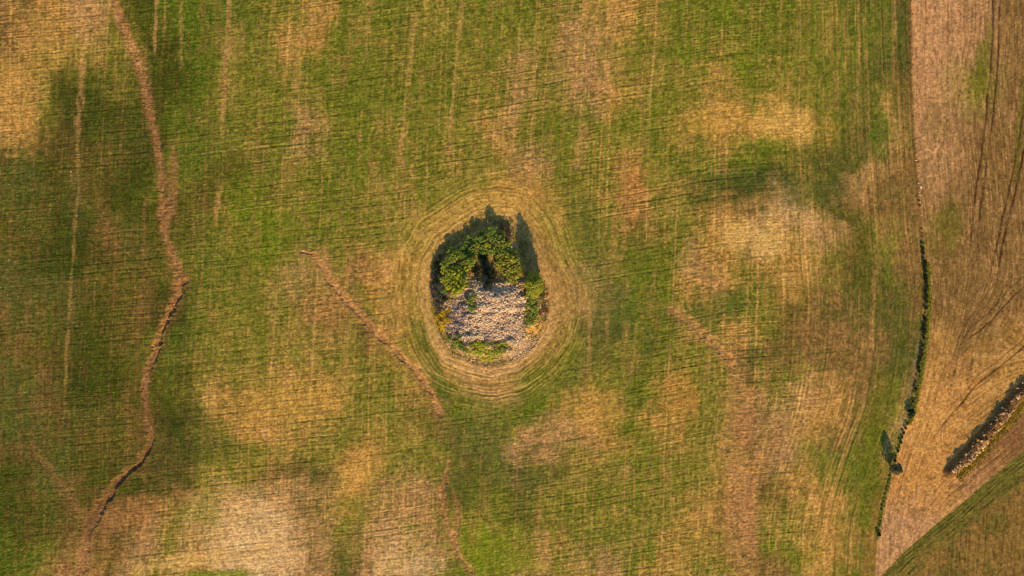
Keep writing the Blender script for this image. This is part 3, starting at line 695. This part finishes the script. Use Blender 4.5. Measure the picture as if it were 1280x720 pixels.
scree(LEFT_R, 760, .15, .5, 0); scree(W_R, 340, .15, .45, 1); scree([(552, 372), (590, 352), (604, 372), (598, 425), (576, 434), (556, 415)], 420, .15, .5, 0); scree([(640, 350), (660, 350), (660, 366), (600, 358), (598, 352)], 260, .15, .4, 2)
o = bpy.data.objects.new("rubble", merged("rubble", STONES["grey"][:3], small, ST_GREY)); C.objects.link(o)
tag(o, "darker grey rubble on the west flank and crest of the mound", "rubble", None, "stuff")
small = []
for k in range(330):
    x, y, n = along(SR_LIT, R.random()); off = R.uniform(-8.5, 9.5); px, py = x + n[0] * off, y + n[1] * off; wx, wy = world_xy(px, py); s = R.uniform(.12, .38) / 2
    small.append((wx, wy, gz(wx, wy) + s * .3, s, R.uniform(0, 6.28), k % 3))
o = bpy.data.objects.new("rubble", merged("rubble", STONES["row"][:3], small, ST_ROW)); C.objects.link(o)
tag(o, "small stones packed between the boulders of the diagonal stone row", "rubble", None, "stuff")

# ------------------------------------------------------------------ plants
def leaves_mesh(name, clumps, per, leaf, mat, seed, up=.35):
    rs = np.random.RandomState(seed); vs = []
    for (c, r) in clumps:
        n = rs.normal(size=(per, 3)); n /= np.linalg.norm(n, axis=1)[:, None]; n[:, 2] = n[:, 2] * .8 + up; n /= np.linalg.norm(n, axis=1)[:, None]
        p = np.array(c) + n * r * rs.uniform(.55, 1.08, (per, 1))
        nn = n + rs.normal(size=(per, 3)) * .45; nn /= np.linalg.norm(nn, axis=1)[:, None]
        a = np.cross(nn, rs.normal(size=(per, 3))); a /= np.linalg.norm(a, axis=1)[:, None]; b = np.cross(nn, a)
        s = leaf * rs.uniform(.6, 1.3, (per, 1))
        vs.append(np.stack([p - a * s, p - b * s * .55 + nn * s * .12, p + a * s, p + b * s * .55 + nn * s * .12], 1))
    v = np.concatenate(vs).reshape(-1, 3); f = np.arange(len(v)).reshape(-1, 4)
    return raw_mesh(name, v, f, mat, smooth=False)
def tubes_mesh(name, segs, mat, sides=5):
    vs, fs = [], []
    for (a, b, r0, r1) in segs:
        a = Vector(a); b = Vector(b); d = (b - a).normalized(); u = d.orthogonal().normalized(); w = d.cross(u); o = len(vs)
        for (p, r) in ((a, r0), (b, r1)):
            for k in range(sides):
                t = 2 * math.pi * k / sides; vs.append(tuple(p + (u * math.cos(t) + w * math.sin(t)) * r))
        for k in range(sides): fs.append((o + k, o + (k + 1) % sides, o + sides + (k + 1) % sides, o + sides + k))
    return raw_mesh(name, np.array(vs), np.array(fs), mat)

def shrub_meshes(seed, rad, hgt, nclump, per, leaf, mat, up=.35):
    rnd = random.Random(seed); cl = []
    for _ in range(nclump):
        th = rnd.uniform(0, 6.28); rr = math.sqrt(rnd.random()) * .82; z = math.sqrt(max(.02, 1 - rr * rr)) * rnd.uniform(.45, 1)
        cl.append(((math.cos(th) * rr * rad, math.sin(th) * rr * rad, .12 * hgt + z * hgt * .75), rad * rnd.uniform(.17, .33)))
    fol = leaves_mesh("foliage", cl, per, leaf, mat, seed, up)
    segs = []
    for c, r in cl[:9]:
        mid = (c[0] * .45, c[1] * .45, c[2] * .55); segs.append(((c[0] * .08, c[1] * .08, -.1), mid, .035, .024)); segs.append((mid, c, .024, .008))
    return fol, tubes_mesh("stems", segs, BARK)
def kindset(mat, n, seed, **k): return [shrub_meshes(seed + i, 1.0, k.get('h', 1.15), k.get('c', 24), k.get('per', 42), k.get('leaf', .105), mat, k.get('up', .35)) for i in range(n)]
SH = {"dark": kindset(L_DARK, 3, 100), "mid": kindset(L_MID, 3, 120), "yellow": kindset(L_YEL, 2, 140), "olive": kindset(L_OLV, 2, 160),
      "gold": kindset(L_GOLD, 2, 180, h=.7), "red": kindset(L_RED, 2, 200, leaf=.07), "black": kindset(L_BLACK, 3, 220), "dusk": kindset(L_DUSK, 2, 240, leaf=.08)}
def put_shrub(px, py, rad, kind, label, group, name="shrub", hs=1.0, dz=0):
    x, y = world_xy(px, py)
    e = bpy.data.objects.new(name, None); C.objects.link(e); e.empty_display_size = .3
    e.location = (x, y, gz(x, y) - .05 + dz); e.rotation_euler = (0, 0, R.uniform(0, 6.28)); e.scale = (rad, rad, rad * hs)
    tag(e, label, "shrub", group)
    f, s = R.choice(SH[kind])
    for nm, me in (("foliage", f), ("stems", s)):
        o = bpy.data.objects.new(nm, me); C.objects.link(o); o.parent = e
    return e
# bramble thicket on the northern half of the mound
THICK = [(618, 286), (600, 288), (582, 299), (564, 316), (553, 336), (554, 352), (566, 362), (580, 366), (585, 357), (587, 336), (598, 311), (611, 311), (630, 342), (634, 352), (646, 350), (648, 335), (646, 318), (638, 302), (628, 290)]
placed = []
def spread(poly, n, dmin):
    out = []; tries = 0
    while len(out) < n and tries < 4000:
        tries += 1; p = rnd_in(poly)
        if all(math.dist(p, q) > dmin for q in placed): out.append(p); placed.append(p)
    return out
for (x, y) in spread(THICK, 66, 6.2):
    t = (y - 286) / 75 + (x - 600) / 160 + R.uniform(-.22, .22)
    kind = "dark" if t < .3 else "mid" if t < .55 else "olive" if x > 615 else "yellow" if R.random() < .6 else "mid"
    lb, gp = {"dark": ("dark green bramble bush packed in the thicket at the north side of the mound", "dark bushes of the mound thicket"),
              "mid": ("leafy mid green bush in the thicket on the mound's crown", "green bushes of the mound thicket"),
              "olive": ("olive coloured bush at the thicket's eastern end beside the long tree shadow", "olive bushes of the mound thicket"),
              "yellow": ("yellow green bush on the thicket's sunny south-west edge", "yellow green bushes of the mound thicket")}[kind]
    put_shrub(x, y, R.uniform(.75, 1.4), kind, lb, gp, hs=R.uniform(.7, 1.5))
for (x, y) in [(633, 288), (636, 297), (628, 283)]:
    put_shrub(x, y, 1.0, "red", "leafless reddish brown shrub at the mound's north-east tip", "reddish shrubs at the mound's north-east tip")
for (x, y, r, k, h) in [(596, 340, 1.2, "black", 1.1), (604, 326, 1.1, "black", 1.0), (604, 316, .9, "dark", .9), (602, 322, .8, "black", .9), (607, 321, .8, "black", .9), (607, 338, 1.3, "black", 1.2), (615, 344, 1.2, "black", 1.1)]:  # blackish bushes fill the notch in place of a cast shadow
    put_shrub(x, y, r, k, "blackish green bush added as shadow in the notch at the centre of the mound", "dark bushes added as shadow in the mound's central notch", hs=h)
for (x, y, r) in [(588, 376, 1.0), (594, 370, .8), (590, 386, .9)]:
    put_shrub(x, y, r, "mid", "small green bush reaching from the thicket down into the rubble", "green bushes between thicket and rubble", hs=.8)
for (x, y, r, k) in [(545, 352, 1.0, "black"), (543, 364, .95, "dusk"), (551, 370, .9, "dusk"), (546, 379, .9, "dusk"), (556, 364, .8, "dark"), (543, 341, 1.0, "dusk"), (546, 331, 1.0, "black"), (549, 322, .9, "dusk"), (549, 342, .9, "black"), (552, 380, .8, "dusk"), (548, 389, .7, "dusk"), (557, 374, .7, "black")]:  # scrub thickened with added bushes; shade put into the grey leaf tone
    put_shrub(x, y, r, k, "dark bush of the scrub thickened for shade at the mound's western foot", "dark bushes thickened for shade at the mound's western foot", hs=1.25)
for (x, y, r) in [(548, 396, .9), (556, 392, 1.0), (562, 388, .8), (554, 403, 1.0), (561, 400, .8), (549, 408, .6)]:
    put_shrub(x, y, r, "gold", "low golden yellow dry bush on the mound's west side", "golden bushes on the mound's west side", hs=.75)
for (x, y, r, k) in [(563, 421, .8, "dark"), (571, 427, 1.0, "mid"), (577, 433, .9, "dark"), (568, 434, .7, "olive"), (583, 437, .8, "mid"), (574, 420, .7, "dark")]:
    put_shrub(x, y, r, k, "dark to mid green bush at the mound's south-west corner", "bushes at the mound's south-west corner", hs=.8)
for (x, y) in [(590, 432), (597, 430), (604, 433), (611, 431), (618, 433), (625, 431), (632, 430), (593, 439), (601, 441), (609, 441), (616, 442), (622, 440), (628, 438), (605, 448), (613, 449)]:
    put_shrub(x + R.uniform(-1.5, 1.5), y + R.uniform(-1, 1), R.uniform(.65, 1.0), "yellow" if R.random() < .7 else "olive", "low yellow green bush in the band along the mound's south side", "yellow green bushes along the mound's south side", hs=.5)
for (x, y) in [(660, 368), (666, 374), (661, 380), (668, 386), (662, 392), (669, 396), (660, 400), (665, 403)]:
    put_shrub(x + R.uniform(-1, 1), y, R.uniform(.8, 1.1), "mid", "bright green bush in the column down the mound's east side", "green bushes down the mound's east side", hs=.9)
for (x, y) in [(678, 371), (679, 384), (682, 389), (675, 391)]:
    put_shrub(x, y, .75, "red", "bare dark reddish shrub on the mound's eastern edge", "bare reddish shrubs on the mound's eastern edge", hs=.9)
# hedge along the boundary
def hx(y): return float(bound_x(y))
for k in range(40):
    y = 306 + 206 * k / 39 + R.uniform(-1.5, 1.5)
    r = .42 if y < 322 else R.uniform(.34, .56); hh = 1.15
    if 440 < y < 500: r *= .8
    if R.random() < .14: r *= .5
    if k % 9 == 5 and y > 420: continue
    put_shrub(hx(y) - 2.2 + R.uniform(-.8, .8), y, r, "black" if R.random() < .75 else "dark", "dark bush of the narrow hedge between sown field and stubble", "dark hedge bushes on the boundary", hs=hh)
for k in range(20):
    y = 330 + 180 * k / 19 + R.uniform(-3, 3)
    put_shrub(hx(y) + 1.6 + R.uniform(-.6, .6), y, R.uniform(.25, .42), "olive" if R.random() < .6 else "mid", "low olive green bush on the sunny stubble side of the hedge", "low bushes on the hedge's sunny side", hs=.6)
put_shrub(1137, 515, 1.05, "black", "largest dark bush at the southern end of the hedge above the lone tree", None, hs=1.2)
for k in range(9):
    y = 529 + 46 * k / 8; put_shrub(hx(y) - 1 + R.uniform(-.7, .7), y, R.uniform(.26, .48), "black", "small dark bush in the broken hedge north-east of the lone tree", "small bushes north-east of the lone tree", hs=1.3)
for k in range(16):
    y = 590 + 72 * k / 15; put_shrub(hx(y) - .5 + R.uniform(-1.2, 1.2), y, R.uniform(.2, .36), R.choice(["dark", "olive", "olive", "mid"]), "small weed bush on the thin boundary line below the lone tree", "weed bushes below the lone tree", hs=.9)
put_shrub(1097, 667, .6, "black", "round dark bush ending the boundary line near the bottom edge", None, hs=1.1)

def tree(px, py, height, rad, leafmat, label, profile, nclump, per, leaf, seed, base=.12, grp=None, lean=(0, 0)):
    x, y = world_xy(px, py); rnd = random.Random(seed)
    e = bpy.data.objects.new("tree", None); C.objects.link(e); e.location = (x, y, gz(x, y) - .1); tag(e, label, "tree", grp)
    segs = []; n = 7; pts = []
    for i in range(n + 1):
        t = i / n; pts.append(Vector((lean[0] * t + rnd.uniform(-.06, .06) * t * 3, lean[1] * t + rnd.uniform(-.06, .06) * t * 3, t * height * .94)))
    for i in range(n):
        r0 = .16 * (height / 6) * (1 - i / n) + .02; r1 = .16 * (height / 6) * (1 - (i + 1) / n) + .015; segs.append((pts[i], pts[i + 1], r0, r1))
    tr = bpy.data.objects.new("trunk", tubes_mesh("trunk", segs, BARK, 8)); C.objects.link(tr); tr.parent = e
    cl = []; limbs = []
    for k in range(nclump):
        t = base + (1 - base) * rnd.random(); th = rnd.uniform(0, 6.28); R_ = rad * profile(t) * (1 + .22 * math.sin(2 * th + seed) + .12 * math.sin(5 * th + seed * 2 + 4 * t)); rr = R_ * math.sqrt(rnd.uniform(.1, 1)) * .85
        p0 = pts[min(n, int(max(0, t - .12) * n))]; c = Vector((lean[0] * t + math.cos(th) * rr, lean[1] * t + math.sin(th) * rr, height * t))
        cl.append((tuple(c), max(.16, rad * .24 * (.5 + .5 * profile(t))) * rnd.uniform(.7, 1.3)))
        if k < 46: limbs.append((p0, (p0 + c) / 2 + Vector((0, 0, -.05)), .045, .03)); limbs.append(((p0 + c) / 2 + Vector((0, 0, -.05)), c, .03, .008))
    lm = bpy.data.objects.new("limbs", tubes_mesh("limbs", limbs, BARK, 5)); C.objects.link(lm); lm.parent = e
    cr = bpy.data.objects.new("crown", leaves_mesh("crown", cl, per, leaf, leafmat, seed, .2)); C.objects.link(cr); cr.parent = e
    return e
tree(667, 356, 7.5, 2.45, L_YELT, "tall yellow green tree on the mound's east side casting the longest shadow", lambda t: min(1, .8 + t * 1.2) if t < .25 else max(.1, 1 - ((t - .2) / .8) ** 3.2), 380, 44, .14, 501, .06)
tree(611, 356, 3.6, 1.5, L_BLACK, "dark pointed little tree added for its shadow on the crest between thicket and rubble", lambda t: max(.08, 1.05 - t), 90, 30, .11, 502, .03)  # added tree: dark cone and its shadow make the notch shade
tree(1113, 583, 4.4, 1.3, L_GREY, "lone dark grey tree on the boundary line with a long oval shadow", lambda t: max(.1, math.sin(math.pi * min(1, max(0, (t - .12) / .88)) ** .85)), 230, 36, .11, 503, .14)

# ------------------------------------------------------------------ grass and weeds that nobody could count
def tufts(name, places, mat, label, hgt=.22):
    rs = np.random.RandomState(len(places)); P = np.array(places); n = len(P); vs = []
    for k in range(4):
        th = rs.uniform(0, 6.28, n); d = np.stack([np.cos(th), np.sin(th), np.zeros(n)], 1); s = np.stack([-d[:, 1], d[:, 0], np.zeros(n)], 1)
        h = hgt * rs.uniform(.6, 1.4, (n, 1)); w = .05 * rs.uniform(.6, 1.4, (n, 1)); l = hgt * rs.uniform(.5, 1.2, (n, 1))
        up = np.array([[0, 0, 1.]])
        b = P + d * .03
        vs.append(np.stack([b - s * w, b + s * w, b + d * l * .6 + s * w * .7 + up * h, b + d * l + up * h * .85], 1))
    v = np.concatenate(vs).reshape(-1, 3); o = bpy.data.objects.new(name, raw_mesh(name, v, np.arange(len(v)).reshape(-1, 4), mat, smooth=False)); C.objects.link(o)
    tag(o, label, "grass", None, "stuff")
pl = []
for _ in range(1500):
    x, y, n = along(SR_LIT, R.random()); off = R.gauss(12.5, 3.4); px, py = x + n[0] * off * -GS if False else x - n[0] * off * -1, y - n[1] * off * -1
    a, b = world_xy(px, py); pl.append((a, b, gz(a, b)))
tufts("grass", pl, L_STRAW, "yellow grass strip along the south-east side of the stone row", .14)
pl = []
for _ in range(1300):
    y = 530 - 200 * R.random() ** 1.5; px = hx(y) + R.gauss(2.4, 1.3); a, b = world_xy(px, y); pl.append((a, b, gz(a, b)))
for _ in range(90):
    y = R.uniform(585, 672); px = hx(y) + R.gauss(-.5, 1.6); a, b = world_xy(px, y); pl.append((a, b, gz(a, b)))
tufts("grass", pl, L_OLV, "rough green grass at the foot of the boundary hedge")
pl = []
for _ in range(3600):
    px, py = rnd_in(ISLAND)
    if any(inside(np.array([px]), np.array([py]), q)[0] for q in (RUB, LEFT_R, W_R, SE_R)): continue
    a, b = world_xy(px, py); pl.append((a, b, gz(a, b)))
tufts("grass", pl, L_OLV, "dry olive grass growing between stones and bushes on the mound", .28)
# small curved dead branch lying in the field
o = bpy.data.objects.new("fallen_branch", tubes_mesh("fallen_branch", [((-.5, -.25, .05), (-.2, .1, .1), .05, .06), ((-.2, .1, .1), (.25, .16, .1), .06, .05), ((.25, .16, .1), (.6, -.05, .05), .05, .02)], BARK)); C.objects.link(o)
a, b = world_xy(931, 696); o.location = (a, b, gz(a, b)); tag(o, "small curved dead branch on the reddish soil near the bottom edge", "branch")
print("stones", n_st)
